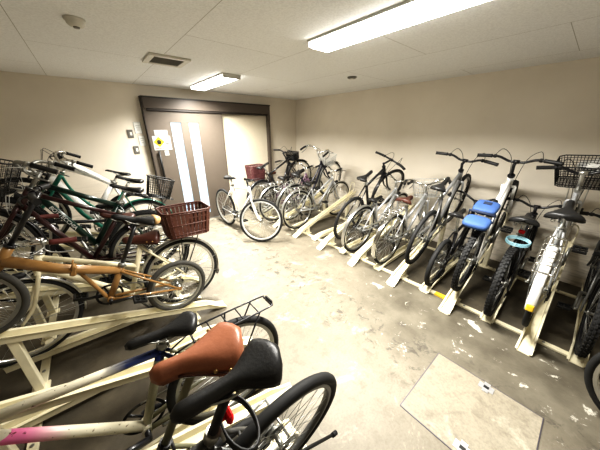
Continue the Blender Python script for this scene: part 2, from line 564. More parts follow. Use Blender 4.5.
    if S['decal']:
        a, b = HB + uh * .03, B
        d = (b - a).normalized(); up = V((-d.z, 0, d.x))
        if up.z < 0:
            up = -up
        for sd in (-1, 1):
            xa = d if sd < 0 else -d     # reads left to right on each side
            xa = d if sd > 0 and False else xa
            me = text_mesh(S['decal'], .043)
            me.materials.append(M_(S['decal_m']))
            xa = (-d if sd > 0 else d)
            # text runs from rear to head on the left side, head to rear on the right
            xa = V(xa); nrm = V((0, sd, 0)); ya = nrm.cross(xa)
            if ya.z < 0:
                xa = -xa; ya = nrm.cross(xa)
            mt = Matrix(((xa.x, ya.x, nrm.x, 0), (xa.y, ya.y, nrm.y, 0), (xa.z, ya.z, nrm.z, 0), (0, 0, 0, 1)))
            mt.translation = a.lerp(b, .42) + nrm * (tr * 1.15 + .001)
            link('lettering', me, frame, None, mt)
    # seat post, saddle
    sp = MB(); sp.tube([SC - us * .02, ST - us * .05], .0135, 10)
    spo = sp.build('seat_post', M_(S['post']), rt)
    cl = MB(); cl.tube([SC - us * .018, SC + us * .012], tr * 1.25, 10); cl.tube([SC + V((-.02, -.03, 0)), SC + V((-.02, .035, 0))], .005, 6)
    cl.build('seat_clamp', M_(S['clamp_m']), spo)
    saddle_mesh(S['saddle'], ST + V((.0, 0, 0)), rt, M_(S['saddle_m']), S['tail'], S['stilt'])
    # fork
    fo = MB()
    hw = tw + .024
    cr = Q + uh * (clear - .012)
    fo.tube([cr, HB + uh * .01], tr * .95, 10)
    for sd in (-1, 1):
        if S['susp']:
            mdl = Q + uh * (clear * .55) + V((0, sd * hw, 0))
            fo.tube([cr + V((0, sd * hw, 0)), mdl], .014, 10)
            fo.tube([mdl, F + V((0, sd * hw, 0)) - nf * .02, F + V((0, sd * hw, 0))], [.019, .018, .012], 10)
        else:
            fo.tube(smooth_path([cr + V((0, sd * .01, .004)), cr + V((0, sd * hw, -.01)), Q + uh * (clear * .35) + V((0, sd * hw, 0)), F + V((0, sd * (hw + .012), 0))], 4),
                    [.013] * 9 + [.011, .010, .009, .008], 8)
    fo.tube([cr + V((0, -hw, 0)), cr + V((0, hw, 0))], .015, 8)
    fpm = M_(S['fork']) if S['fork'] else pm
    fo.build('fork', fpm, rt, None, steer)
    # stem + handlebar
    sm = MB()
    K = HT + uh * S['stem_up']; C = K + V((S['reach'], 0, S['reach'] * .12))
    sm.tube([HT, HT + uh * .012], tr * 1.45, 12)
    sm.tube([HT, K + uh * .015], .0135 if S['stem_up'] > .04 else .017, 10); sm.tube([K, C], .013, 10); sm.tube([C + V((0, -.025, 0)), C + V((0, .025, 0))], .018, 10)
    sm.build('stem', M_(S['stem']), rt, None, steer)
    w = S['barw'] / 2
    if S['bar'] == 'flat':
        half = [(0, 0, 0), (0, w * .3, 0), (-.012, w * .65, .004), (-.035, w, .006)]
    elif S['bar'] == 'riser':
        half = [(0, 0, 0), (0, w * .18, 0), (-.006, w * .42, .035), (-.02, w * .6, .045), (-.055, w, .05)]
    elif S['bar'] == 'swept':
        half = [(0, 0, 0), (.03, w * .25, .012), (.045, w * .55, .05), (.015, w * .85, .075), (-.07, w * .98, .07), (-.17, w, .055)]
    elif S['bar'] == 'bull':
        half = [(0, 0, 0), (0, w * .5, 0), (.01, w * .9, .0), (.07, w, .01), (.15, w * 1.0, .03)]
    hb = MB(); full = [C + V((a, -b, c)) for a, b, c in half[::-1]] + [C + V((a, b, c)) for a, b, c in half[1:]]
    fullp = smooth_path(full, 5)
    hb.tube(fullp, .0118, 8)
    ho = hb.build('handlebar', M_(S['bar_m']), rt, None, steer)
    def end(sd, dist):
        P = fullp if sd > 0 else fullp[::-1]
        acc = 0; out = [P[-1]]
        for i in range(len(P) - 1, 0, -1):
            d = (P[i] - P[i - 1]).length
            if acc + d >= dist:
                out.append(P[i].lerp(P[i - 1], (dist - acc) / d)); break
            acc += d; out.append(P[i - 1])
        return out
    for sd in (-1, 1):
        g = MB(); e = end(sd, .12)
        ee = [e[0] + (e[0] - e[1]).normalized() * .004] + e
        g.tube(ee, [.0185] + [.0165] * (len(ee) - 2) + [.0185], 10); g.build('grip', M_(S['grip']), ho)
        b0 = end(sd, .145)[-1]; gd = (e[0] - e[-1]).normalized()
        fwd = V((1, 0, 0)) - gd * gd.x; fwd.normalize()
        lv = MB()
        lv.box(b0, (.03, .03, .03), Matrix.Rotation(.3, 3, 'Z'), .006)
        lv.tube(smooth_path([b0, b0 + fwd * .035 + V((0, 0, -.012)), b0 + fwd * .05 + gd * .05 + V((0, 0, -.022)), b0 + fwd * .045 + gd * .125 + V((0, 0, -.03))], 4), [.008] * 4 + [.006] * 9, 6)
        lv.build('brake_lever', M_('dull_steel' if S['bar'] == 'swept' else 'black_plastic'), ho)
        if S['cables']:
            cb = MB()
            cb.tube(smooth_path([b0 + fwd * .03, b0 + fwd * .10 - gd * .06 + V((0, 0, .035)), C + V((.11, sd * .06, -.02)), HB + V((.05, sd * .025, .02)), HB + V((.03, sd * .02, -.06))], 5), .0026, 5)
            cb.build('brake_cable', M_(S['cable_m']), ho)
    # crankset
    yc = -.052; ck = MB(); rr = S['ring_r']
    ck.disc(B + V((0, yc, 0)), rr, -.002, .002, 36, rr - .014)
    for i in range(5):
        a = 2 * PI * i / 5 + S['crank']
        ck.tube([B + V((0, yc, 0)), B + V((math.cos(a) * (rr - .01), yc, math.sin(a) * (rr - .01)))], .006, 6)
    ck.tube([B + V((0, -.075, 0)), B + V((0, .075, 0))], .013, 10)
    ends = []
    for sd, ph in ((-1, 0), (1, PI)):
        a = S['crank'] + ph
        e = B + V((math.cos(a) * .165, sd * .082, math.sin(a) * .165))
        ck.tube([B + V((0, sd * .07, 0)), e], [.014, .010], 8); ends.append((sd, e))
    cko = ck.build('crankset', M_(S['crank_m']), rt)
    for sd, e in ends:
        pd = MB(); c = e + V((0, sd * .055, 0))
        pd.tube([e, e + V((0, sd * .1, 0))], .006, 6)
        for dx in (-.035, .035):
            pd.box(c + V((dx, 0, 0)), (.014, .085, .024), None, .003)
        for dy in (-.038, 0, .038):
            pd.box(c + V((0, dy, 0)), (.062, .008, .018))
        pd.build('pedal', M_('black_plastic'), cko)
    # chain and sprockets
    ch = MB(); rc = .036
    for sg in (1, -1):
        ch.tube([A + V((0, yc, sg * rc)), B + V((0, yc, sg * (rr - .004)))], .0045, 5)
    ch.build('chain', M_('dull_steel'), rt)
    cg = MB()
    if S['gear']:
        for i in range(5):
            cg.disc(V((0, -.034 - .0045 * i, 0)), .047 - .0055 * i, -.0012, .0012, 18, .012)
    else:
        cg.disc(V((0, -.048, 0)), .036, -.0015, .0015, 18, .012)
    cg.build('sprocket', M_('dull_steel'), rw)
    if S['gear']:
        dr = MB()
        p0 = A + V((.008, -.062, -.03)); p1 = A + V((.035, -.06, -.075)); p2 = A + V((.02, -.056, -.13))
        dr.box(p0, (.03, .02, .04), None, .005); dr.tube([p0, p1], .010, 8)
        dr.disc(p1, .022, -.003, .003, 14, .004); dr.disc(p2, .022, -.003, .003, 14, .004)
        dr.tube([p1 + V((0, -.006, 0)), p2 + V((0, -.006, 0))], .007, 6)
        dr.build('derailleur', M_('black_plastic'), rt)
    if S['disc']:
        for nm, c, par, mt in (('disc', V((0, .036, 0)), rw, None), ('disc', V((0, .036, 0)), fw, None)):
            d = MB(); d.disc(c, .08, -.001, .001, 30, .066)
            for i in range(6):
                a = i * PI / 3
                d.tube([c + V((math.cos(a) * .012, 0, math.sin(a) * .012)), c + V((math.cos(a + .4) * .068, 0, math.sin(a + .4) * .068))], .003, 4)
            d.build('brake_disc', M_('silver'), par)
    if S['guard']:
        gd_ = MB()
        for sg in (1,):
            n0 = A.lerp(B, .1) + V((0, yc - .012, .05)); n1 = B + V((.0, yc - .012, rr + .012))
            pts = [n0, A.lerp(B, .5) + V((0, yc - .012, .075)), n1] + [B + V((math.cos(a) * (rr + .014), yc - .012, math.sin(a) * (rr + .014))) for a in [PI / 2 - i * .35 for i in range(1, 7)]]
            gd_.tube(pts, .014, 8, flat=(.45, 1))
        gd_.build('chain_guard', M_(S['guard']), rt)
    # mudguards
    if S['fend']:
        fm = M_(S['fend'])
        f1 = MB(); f1.strip(A, R + .018, S['fend_w'], math.radians(10), math.radians(S['fend_end']), 26)
        o = f1.build('rear_fender', fm, rt)
        stv = MB()
        for sd in (-1, 1):
            for a in (110, min(165, S['fend_end'] - 8), S['fend_end'] - 10):
                d = V((math.cos(math.radians(a)), 0, math.sin(math.radians(a))))
                if a == 110:
                    continue
                stv.tube([A + V((0, sd * .058, 0)), A + d * (R + .008) + V((0, sd * S['fend_w'] * .46, 0))], .0025, 5)
        stv.build('fender_stay', M_('silver'), o)
        if S['front_fend']:
          f2 = MB(); f2.strip(F, Rf + .016, S['fend_w'] * .92, math.radians(35), math.radians(195), 22)
          o2 = f2.build('front_fender', fm, rt, None, steer)
          s2 = MB()
          for sd in (-1, 1):
            d = V((math.cos(math.radians(185)), 0, math.sin(math.radians(185))))
            s2.tube([F + V((0, sd * .05, 0)), F + d * (Rf + .008) + V((0, sd * S['fend_w'] * .42, 0))], .0025, 5)
          s2.build('fender_stay', M_('silver'), o2)
        if S['reflector']:
            rf = MB(); a = math.radians(S['fend_end'] - 5)
            p = A + V((math.cos(a), 0, math.sin(a))) * (R + .02)
            rf.box(p, (.012, .045, .05), Matrix.Rotation(-a, 3, 'Y'), .006); rf.build('reflector', M_(S['reflector']), o)
    elif S['reflector']:
        rf = MB(); p = SC + us * .04 + V((-.035, 0, 0)); rf.box(p, (.02, .045, .035), None, .008)
        rf.tube([p, SC + us * .04], .007, 6); rf.build('reflector', M_(S['reflector']), rt)
    zr = 2 * R + .055 + S['rack_dz']
    if S['rack']:
        rk = MB(); rm_ = M_(S['rack']); x0, x1, wy = .17, -.26, .055
        rk.tube(smooth_path([(x0, -wy * .6, zr), (x0 - .04, -wy, zr), (x1 + .03, -wy, zr), (x1, -wy * .6, zr), (x1, wy * .6, zr), (x1 + .03, wy, zr), (x0 - .04, wy, zr), (x0, wy * .6, zr)], 4), .0052, 7, closed=False)
        rk.tube([(x0, -wy * .6, zr), (x0, wy * .6, zr)], .005, 6)
        for xx in (.08, 0, -.08, -.17):
            rk.tube([(xx, -wy, zr), (xx, wy, zr)], .004, 6)
        for sd in (-1, 1):
            rk.tube([(-.02, sd * wy, zr), (0, sd * (dA + .006), R + .01)], .0046, 6)
            rk.tube([(-.18, sd * wy, zr), (-.01, sd * (dA + .006), R + .01)], .0046, 6)
            rk.tube([(x0, sd * wy * .6, zr), tuple(top.lerp(A, .12) + V((0, sd * .02, 0)))], .004, 6)
        rko = rk.build('rear_rack', rm_, rt)
        if S['reflector'] == 'black_plastic':
            rf = MB(); rf.box((x1 - .012, 0, zr - .005), (.016, .07, .035), None, .006); rf.build('reflector', M_(S['reflector']), rko)
    if S['rbasket']:
        st_, L, W, H, mm = S['rbasket'][:5]
        wb_ = wire_basket(-.09, zr + .01, L, W, H, .86, 9, 4, (S['rbasket'][5] if len(S['rbasket']) > 5 else .0018) if st_ == 'wire' else .003, .008, st_)
        wb_.build('rear_basket', M_(mm), rt)
    if S['basket']:
        st_, L, W, H, mm = S['basket'][:5]
        bx = HT.x + .075 + L / 2; bz = max(2 * Rf + .03, HT.z - .12) + (S['basket'][5] if len(S['basket']) > 5 else 0)
        wb_ = wire_basket(bx, bz, L, W, H, .82, 8 if st_ == 'wire' else 14, 5 if st_ == 'wire' else 9, S['basket'][6] if len(S['basket']) > 6 else .0017, .005, 'wire')
        bo = wb_.build('front_basket', M_(mm), rt, None, steer)
        br = MB()
        for sd in (-1, 1):
            br.tube([F + V((0, sd * .055, 0)), V((bx, sd * .06, bz))], .004, 6)
        br.tube([HT + V((.01, 0, -.02)), V((bx - L * .4, 0, bz + .05))], .006, 6)
        br.build('basket_bracket', M_('silver'), bo)
    if S['lamp']:
        lp = MB(); c = HB + V((.07, .0, .0)) if S['basket'] is None else F + V((.03, .07, .08))
        lp.tube([c + V((-.02, 0, 0)), c + V((.0, 0, 0)), c + V((.035, 0, 0)), c + V((.042, 0, 0))], [.012, .022, .026, .024], 12)
        lp.tube([c, HB + V((.01, 0, .01)) if S['basket'] is None else F + V((0, .05, 0))], .005, 6)
        lo = lp.build('front_lamp', M_('black_plastic'), rt, None, steer)
        ln = MB(); ln.tube([c + V((.041, 0, 0)), c + V((.045, 0, 0))], [.021, .015], 12); ln.build('lamp_lens', M_('clear_lens'), lo)
    if S['stand']:
        kd = MB()
        if S['ftype'] == 'step' and S['stand'] != 'side':
            for sd in (-1, 1):
                kd.tube(smooth_path([A + V((0, sd * (dA + .012), 0)), A + V((-.06, sd * .09, -.01)), A + V((-.26, sd * .11, .02))], 4), .007, 7)
            kd.tube([A + V((-.26, -.11, .02)), A + V((-.26, .11, .02))], .007, 7)
            kd.build('kickstand', M_('silver'), rt)
        else:
            p = B + V((-.06, .045, -.005))
            kd.tube(smooth_path([p, p + V((-.08, .02, .012)), p + V((-.29, .035, .02))], 4), .008, 7); kd.tube([p + V((-.29, .035, .02)), p + V((-.30, .05, .02))], .010, 7)
            kd.build('kickstand', M_('dull_steel'), rt)
    if S['lock']:
        lk = MB(); c = SC + V((-.07, .03, -.06))
        for j in range(3):
            pts = [(c.x - .01 + .05 * math.cos(a) , .085 * math.sin(a), c.z + .012 * j + .02 * math.cos(a)) for a in [2 * PI * i / 20 for i in range(20)]]
            lk.tube(pts, .0045, 7, closed=True)
        lk.build('cable_lock', M_(S['lock']), rt)
    if S['extra']:
        S['extra'](rt, dict(A=A, B=B, F=F, SC=SC, HB=HB, HT=HT, ST=ST, C=C, us=us, uh=uh, R=R, zr=zr, steer=steer, top=top))
    return rt

exec_parts = None
# ------------------------------------------------------------------ room shell
def wall_material(name):
    m = bpy.data.materials.new(name); m.use_nodes = True
    nt = m.node_tree; b = nt.nodes['Principled BSDF']; b.inputs['Roughness'].default_value = .75
    tc = nd(nt, 'ShaderNodeTexCoord')
    no = nd(nt, 'ShaderNodeTexNoise'); no.inputs['Scale'].default_value = 1.6; no.inputs['Detail'].default_value = 6
    nt.links.new(tc.outputs['Object'], no.inputs['Vector'])
    r = ramp(nt, [(.25, (.70, .645, .555)), (.6, (.76, .705, .615)), (.85, (.785, .73, .64))])
    nt.links.new(no.outputs['Fac'], r.inputs[0])
    # scuffs low down where handlebars rub
    sx = nd(nt, 'ShaderNodeSeparateXYZ'); nt.links.new(tc.outputs['Object'], sx.inputs[0])
    n2 = nd(nt, 'ShaderNodeTexNoise'); n2.inputs['Scale'].default_value = 5
    mp = nd(nt, 'ShaderNodeMapping'); mp.inputs['Scale'].default_value = (1, 1, 9)
    nt.links.new(tc.outputs['Object'], mp.inputs[0]); nt.links.new(mp.outputs[0], n2.inputs['Vector'])
    rz = ramp(nt, [(0.0, (1, 1, 1)), (.30, (.6, .6, .6)), (.42, (0, 0, 0))])
    mr = nd(nt, 'ShaderNodeMapRange'); mr.inputs[2].default_value = 2.3
    nt.links.new(sx.outputs[2], mr.inputs[0]); nt.links.new(mr.outputs[0], rz.inputs[0])
    r2 = ramp(nt, [(.45, (0, 0, 0)), (.62, (1, 1, 1))]); nt.links.new(n2.outputs['Fac'], r2.inputs[0])
    mu = nd(nt, 'ShaderNodeMath', operation='MULTIPLY'); nt.links.new(rz.outputs[0], mu.inputs[0]); nt.links.new(r2.outputs[0], mu.inputs[1])
    mx = nd(nt, 'ShaderNodeMix', data_type='RGBA'); mx.inputs[7].default_value = (.36, .33, .28, 1)
    m3 = nd(nt, 'ShaderNodeMath', operation='MULTIPLY'); m3.inputs[1].default_value = .45; nt.links.new(mu.outputs[0], m3.inputs[0])
    nt.links.new(m3.outputs[0], mx.inputs[0]); nt.links.new(r.outputs[0], mx.inputs[6]); nt.links.new(mx.outputs[2], b.inputs['Base Color'])
    n3 = nd(nt, 'ShaderNodeTexNoise'); n3.inputs['Scale'].default_value = 160
    nt.links.new(tc.outputs['Object'], n3.inputs['Vector'])
    bp = nd(nt, 'ShaderNodeBump'); bp.inputs['Strength'].default_value = .12; bp.inputs['Distance'].default_value = .004
    nt.links.new(n3.outputs['Fac'], bp.inputs['Height']); nt.links.new(bp.outputs[0], b.inputs['Normal'])
    return m
WALL = wall_material('wall_paint')

def ceiling_material():
    m = bpy.data.materials.new('ceiling_board'); m.use_nodes = True
    nt = m.node_tree; b = nt.nodes['Principled BSDF']; b.inputs['Roughness'].default_value = .85
    tc = nd(nt, 'ShaderNodeTexCoord')
    br = nd(nt, 'ShaderNodeTexBrick'); br.offset = .5
    br.inputs['Scale'].default_value = 1; br.inputs['Brick Width'].default_value = 1.82; br.inputs['Row Height'].default_value = .91
    br.inputs['Mortar Size'].default_value = .0022; br.inputs['Mortar Smooth'].default_value = .1
    br.inputs['Color1'].default_value = (.84, .845, .85, 1); br.inputs['Color2'].default_value = (.825, .83, .835, 1); br.inputs['Mortar'].default_value = (.45, .44, .41, 1)
    mp = nd(nt, 'ShaderNodeMapping'); mp.inputs['Location'].default_value = (.33, .18, 0); mp.inputs['Rotation'].default_value = (0, 0, PI / 2)
    nt.links.new(tc.outputs['Object'], mp.inputs[0]); nt.links.new(mp.outputs[0], br.inputs['Vector'])
    no = nd(nt, 'ShaderNodeTexNoise'); no.inputs['Scale'].default_value = 90; no.inputs['Detail'].default_value = 3
    nt.links.new(tc.outputs['Object'], no.inputs['Vector'])
    r = ramp(nt, [(.35, (.9, .9, .9)), (.6, (1, 1, 1))]); nt.links.new(no.outputs['Fac'], r.inputs[0])
    mx = nd(nt, 'ShaderNodeMix', data_type='RGBA', blend_type='MULTIPLY'); mx.inputs[0].default_value = 1
    nt.links.new(br.outputs['Color'], mx.inputs[6]); nt.links.new(r.outputs[0], mx.inputs[7]); nt.links.new(mx.outputs[2], b.inputs['Base Color'])
    bp = nd(nt, 'ShaderNodeBump'); bp.inputs['Strength'].default_value = .15; bp.inputs['Distance'].default_value = .004
    nt.links.new(no.outputs['Fac'], bp.inputs['Height']); nt.links.new(bp.outputs[0], b.inputs['Normal'])
    return m

def floor_material(name='concrete', hatch=False):
    m = bpy.data.materials.new(name); m.use_nodes = True
    nt = m.node_tree; b = nt.nodes['Principled BSDF']; b.inputs['Roughness'].default_value = .6
    tc = nd(nt, 'ShaderNodeTexCoord'); P = tc.outputs['Object']
    L = nt.links.new
    def noise(s, d=5, rough=.55, vec=P, dist=0.0):
        n = nd(nt, 'ShaderNodeTexNoise'); n.inputs['Scale'].default_value = s; n.inputs['Detail'].default_value = d; n.inputs['Roughness'].default_value = rough
        n.inputs['Distortion'].default_value = dist
        L(vec, n.inputs['Vector']); return n.outputs['Fac']
    def mix(f, a, c, bt='MIX'):
        x = nd(nt, 'ShaderNodeMix', data_type='RGBA', blend_type=bt)
        if isinstance(f, float): x.inputs[0].default_value = f
        else: L(f, x.inputs[0])
        for i, q in ((6, a), (7, c)):
            if isinstance(q, tuple): x.inputs[i].default_value = list(q) + [1]
            else: L(q, x.inputs[i])
        return x.outputs[2]
    def rmp(f, p0, p1):
        r = ramp(nt, [(p0, (0, 0, 0)), (p1, (1, 1, 1))]); L(f, r.inputs[0]); return r.outputs[0]
    def mul(a, c):
        x = nd(nt, 'ShaderNodeMath', operation='MULTIPLY'); L(a, x.inputs[0])
        if isinstance(c, float): x.inputs[1].default_value = c
        else: L(c, x.inputs[1])
        return x.outputs[0]
    base = mix(rmp(noise(1.1, 6), .3, .7), (.25, .225, .172) if hatch else (.185, .164, .124), (.325, .295, .235) if hatch else (.26, .235, .186))
    base = mix(mul(rmp(noise(3.3, 8, .7), .44, .68), .42), base, (.155, .135, .10))
    base = mix(mul(rmp(noise(11, 7, .7), .50, .70), .55), base, (.13, .11, .08))
    base = mix(mul(rmp(noise(3.2, 7, .7, dist=.6), .57, .66), .55), base, (.46, .43, .35))
    base = mix(mul(rmp(noise(70, 3, .7), .42, .70), .35), base, (.12, .105, .08))
    if not hatch:
        sx = nd(nt, 'ShaderNodeSeparateXYZ'); L(P, sx.inputs[0])
        def mapr(v, a, c):
            x = nd(nt, 'ShaderNodeMapRange'); x.interpolation_type = 'SMOOTHSTEP'; x.inputs[1].default_value = a; x.inputs[2].default_value = c; L(v, x.inputs[0]); return x.outputs[0]
        # worn zone in front of the right rack: grey concrete with flakes of pale coating left on it
        nx = nd(nt, 'ShaderNodeMath', operation='MULTIPLY_ADD'); L(noise(2.2, 5), nx.inputs[0]); nx.inputs[1].default_value = .9; L(sx.outputs[0], nx.inputs[2])
        worn = mul(mapr(nx.outputs[0], 1.75, 2.3), mapr(sx.outputs[1], 2.0, .8))
        flakes = rmp(noise(5.5, 9, .74, dist=.5), .60, .635)
        wcol = mix(flakes, mix(rmp(noise(4, 6), .35, .7), (.155, .14, .108), (.075, .065, .047)), (.52, .50, .44))
        base = mix(mul(worn, .9), base, wcol)
        # grime under the two racks, with the shade below the bikes painted in
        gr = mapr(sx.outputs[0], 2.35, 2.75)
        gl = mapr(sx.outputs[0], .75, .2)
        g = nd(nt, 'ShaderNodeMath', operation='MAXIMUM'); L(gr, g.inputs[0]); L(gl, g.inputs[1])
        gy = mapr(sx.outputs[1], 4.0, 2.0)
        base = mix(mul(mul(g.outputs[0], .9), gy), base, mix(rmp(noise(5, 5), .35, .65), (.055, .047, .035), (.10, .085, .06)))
    if not hatch:
        # black grime trodden in along the edge of the worn zone
        d1 = mul(mapr(nx.outputs[0], 1.55, 1.95), mapr(nx.outputs[0], 2.5, 2.1))
        base = mix(mul(mul(d1, rmp(noise(9, 8, .75, dist=.5), .53, .62)), .75), base, (.055, .048, .038))
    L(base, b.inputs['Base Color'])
    bp = nd(nt, 'ShaderNodeBump'); bp.inputs['Strength'].default_value = .2; bp.inputs['Distance'].default_value = .006
    L(noise(45, 5), bp.inputs['Height']); L(bp.outputs[0], b.inputs['Normal'])
    return m

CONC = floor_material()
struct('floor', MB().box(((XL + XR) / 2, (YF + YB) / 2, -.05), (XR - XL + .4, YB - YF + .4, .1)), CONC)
struct('ceiling', MB().box(((XL + XR) / 2, (YF + YB) / 2, HC + .05), (XR - XL + .4, YB - YF + .4, .1)), ceiling_material())
struct('wall_right', MB().box((XR + .06, (YF + YB) / 2, HC / 2), (.12, YB - YF + .24, HC)), WALL)
struct('wall_left', MB().box((XL - .06, (YF + YB) / 2, HC / 2), (.12, YB - YF + .24, HC)), WALL)
struct('wall_front', MB().box(((XL + XR) / 2, YF - .06, HC / 2), (XR - XL, .12, HC)), WALL)
struct('wall_back', MB().box(((XL + XR) / 2, YB + .06, HC / 2), (XR - XL, .12, HC)), WALL)

# ------------------------------------------------------------------ sliding door in the back wall
DX0, DX1, DT, DP = .78, 3.09, 2.134, 1.941
dr = bpy.data.objects.new('door_1', None); COL.objects.link(dr); dr.location = (1.4, YB, 0); dr['kind'] = 'structure'
def dpart(mb, name, m, par=None, label=None):
    # meshes are built in world space: shift into the door's space
    mb.v = [(a - 1.4, b - YB, c) for a, b, c in mb.v]
    return mb.build(name, M_(m), par or dr, label)
fr = MB()
fr.box((DX0 + .02, YB - .045, DT / 2), (.04, .09, DT)); fr.box((DX1 - .025, YB - .045, DT / 2), (.05, .09, DT))
dpart(fr, 'door_frame', 'frame_taupe')
hd = MB(); hd.box(((DX0 + DX1) / 2, YB - .055, (DT + DP) / 2 + .012), (DX1 - DX0 - .02, .11, DT - DP - .03), None, .004)
dpart(hd, 'header_track', 'frame_taupe')
ed = MB(); ed.box(((DX0 + DX1) / 2, YB - .05, DT - .008), (DX1 - DX0, .125, .022)); ed.box(((DX0 + DX1) / 2, YB - .05, DP + .01), (DX1 - DX0 - .1, .105, .022))
ed.box((DX0 - .004, YB - .05, DT / 2), (.012, .1, DT))
dpart(ed, 'trim', 'frame_dark')
# panel with two slots for glass
PX0, PX1, py = .80, 2.035, YB - .055
g1, g2, gz0, gz1 = (1.13, 1.30), (1.42, 1.59), .12, 1.775
pn = MB()
for (a, b) in ((PX0, g1[0]), (g1[1], g2[0]), (g2[1], PX1)):
    pn.box(((a + b) / 2, py, DP / 2), (b - a, .036, DP - .01))
for g in (g1, g2):
    pn.box(((g[0] + g[1]) / 2, py, gz0 / 2), (g[1] - g[0], .036, gz0)); pn.box(((g[0] + g[1]) / 2, py, (gz1 + DP) / 2), (g[1] - g[0], .036, DP - gz1 - .01))
panel = dpart(pn, 'door_panel', 'door_grey')
ed = MB(); ed.box((PX1 - .006, py - .002, DP / 2), (.014, .044, DP - .012)); dpart(ed, 'edge_strip', 'frame_taupe', panel)
# frosted daylight glass
gm = bpy.data.materials.new('frosted_glass'); gm.use_nodes = True
nt = gm.node_tree; b = nt.nodes['Principled BSDF']; b.inputs['Roughness'].default_value = .25; b.inputs['Base Color'].default_value = (.14, .17, .2, 1)
tc = nd(nt, 'ShaderNodeTexCoord'); no = nd(nt, 'ShaderNodeTexNoise'); no.inputs['Scale'].default_value = 4.5
nt.links.new(tc.outputs['Object'], no.inputs['Vector'])
r = ramp(nt, [(.38, (1, 1, 1)), (.60, (.50, .70, .86))]); nt.links.new(no.outputs['Fac'], r.inputs[0])
nt.links.new(r.outputs[0], b.inputs['Emission Color']); b.inputs['Emission Strength'].default_value = .42
MATS['frosted_glass'] = gm
for g in (g1, g2):
    q = MB(); q.box(((g[0] + g[1]) / 2, py, (gz0 + gz1) / 2), (g[1] - g[0], .008, gz1 - gz0)); dpart(q, 'glass_pane', 'frosted_glass', panel)
    q = MB()
    for xx in g:
        q.box((xx, py - .017, (gz0 + gz1) / 2), (.008, .008, gz1 - gz0))
    for zz in (gz0, gz1):
        q.box(((g[0] + g[1]) / 2, py - .017, zz), (g[1] - g[0] + .008, .008, .008))
    dpart(q, 'glazing_bead', 'door_grey', panel)
q = MB(); hx = .88
q.tube([(hx, py - .055, .86), (hx, py - .055, 1.33)], .016, 10)
for zz in (.9, 1.29):
    q.tube([(hx, py - .018, zz), (hx, py - .055, zz)], .009, 8)
dpart(q, 'door_handle', 'sign_black', panel)
q = MB(); q.box(((PX1 + DX1) / 2 - .02, YB - .006, DP / 2), (DX1 - PX1 - .05, .012, DP - .02)); qo = dpart(q, 'side_panel', 'switch_white'); qo.data.materials[0] = mat('side_panel_cream', (.70, .64, .52), .5, var=.05)
q = MB(); q.box(((DX0 + DX1) / 2, YB - .06, .004), (DX1 - DX0, .12, .008)); dpart(q, 'threshold', 'dull_steel')

# notices on the door and wall
mat('sign_paper', (.40, .40, .385), .6, var=.03)
def sheet(name, label, cat, x0, x1, z0, z1, y, m='sign_paper', group=None):
    o = root(name, label, cat, ((x0 + x1) / 2, y, (z0 + z1) / 2), (0, 0, 0), group)
    MB().box((0, -.002, 0), (x1 - x0, .003, z1 - z0)).build('sheet', M_(m), o)
    return o
yd = py - .018
o = sheet('warning_sign', 'white notice with a yellow diamond warning symbol on the sliding door', 'sign', .825, 1.09, 1.345, 1.565, yd - .003)
d = MB(); d.prism([(-.08, .018), (0, .098), (.08, .018), (0, -.062)], -.0065, -.004)
d.v = [(a - .045, b, c) for a, b, c in d.v]; dm = d.build('yellow_diamond', M_('sign_yellow'), o)
d = MB(); d.disc((-.045, -.0075, .02), .03, -.001, .001, 16); d.box((-.045, -.0075, -.004), (.05, .002, .02)); d.build('black_symbol', M_('sign_black'), dm)
d = MB()
for i, w_ in enumerate((.016, .012, .017, .013, .016)):
    d.box((-.095 + i * .023, -.0048, -.078), (w_, .002, .016))
d.build('red_writing', M_('sign_red'), o)
d = MB()
d.ring((.055, -.005, -.02), .017, .0022, 18, 5, ry=.0012); d.ring((.098, -.005, -.02), .017, .0022, 18, 5, ry=.0012)
d.tube([(.055, -.005, -.02), (.068, -.005, .012), (.09, -.005, .012), (.098, -.005, -.02)], .002, 4); d.tube([(.068, -.005, .012), (.077, -.005, -.018), (.09, -.005, .012), (.094, -.005, .03), (.104, -.005, .032)], .002, 4)
d.tube([(.04, -.005, .055), (.118, -.005, .055)], .0022, 4); d.tube([(.04, -.005, -.065), (.118, -.005, -.065)], .0022, 4)
d.build('bicycle_drawing', M_('sign_grey'), o)
o = sheet('paper_notice', 'small blank-looking white paper taped above the yellow diamond sign', 'notice', .87, 1.065, 1.572, 1.655, yd - .002)
d = MB()
for i in range(7):
    d.box((-.07 + i * .023, -.0045, .004), (.013, .002, .012))
d.build('faint_writing', mat('faint_grey', (.25, .25, .24), .6), o)
sheet('paper_note', 'small white square note stuck below the yellow diamond sign', 'notice', .965, 1.03, 1.255, 1.335, yd - .002)
yw = YB - .001
for (x0, x1, z0, z1, lb) in ((.62, .72, 1.60, 1.77, 'upper of two white papers with printed outlines on the wall left of door'),
                              (.645, .735, 1.415, 1.575, 'lower of two white papers with printed outlines on the wall left of door')):
    o = sheet('wall_notice', lb, 'notice', x0, x1, z0, z1, yw, 'paper')
    d = MB(); hx_, hz_ = (x1 - x0) / 2 - .003, (z1 - z0) / 2 - .003
    d.tube([(-hx_, -.004, -hz_), (hx_, -.004, -hz_), (hx_, -.004, hz_), (-hx_, -.004, hz_)], .002, 4, closed=True)
    for i in range(3):
        d.box((0, -.004, .03 - .03 * i), (hx_ * (1.2 - .2 * i), .002, .005))
    d.build('printed_lines', M_('sign_grey'), o)
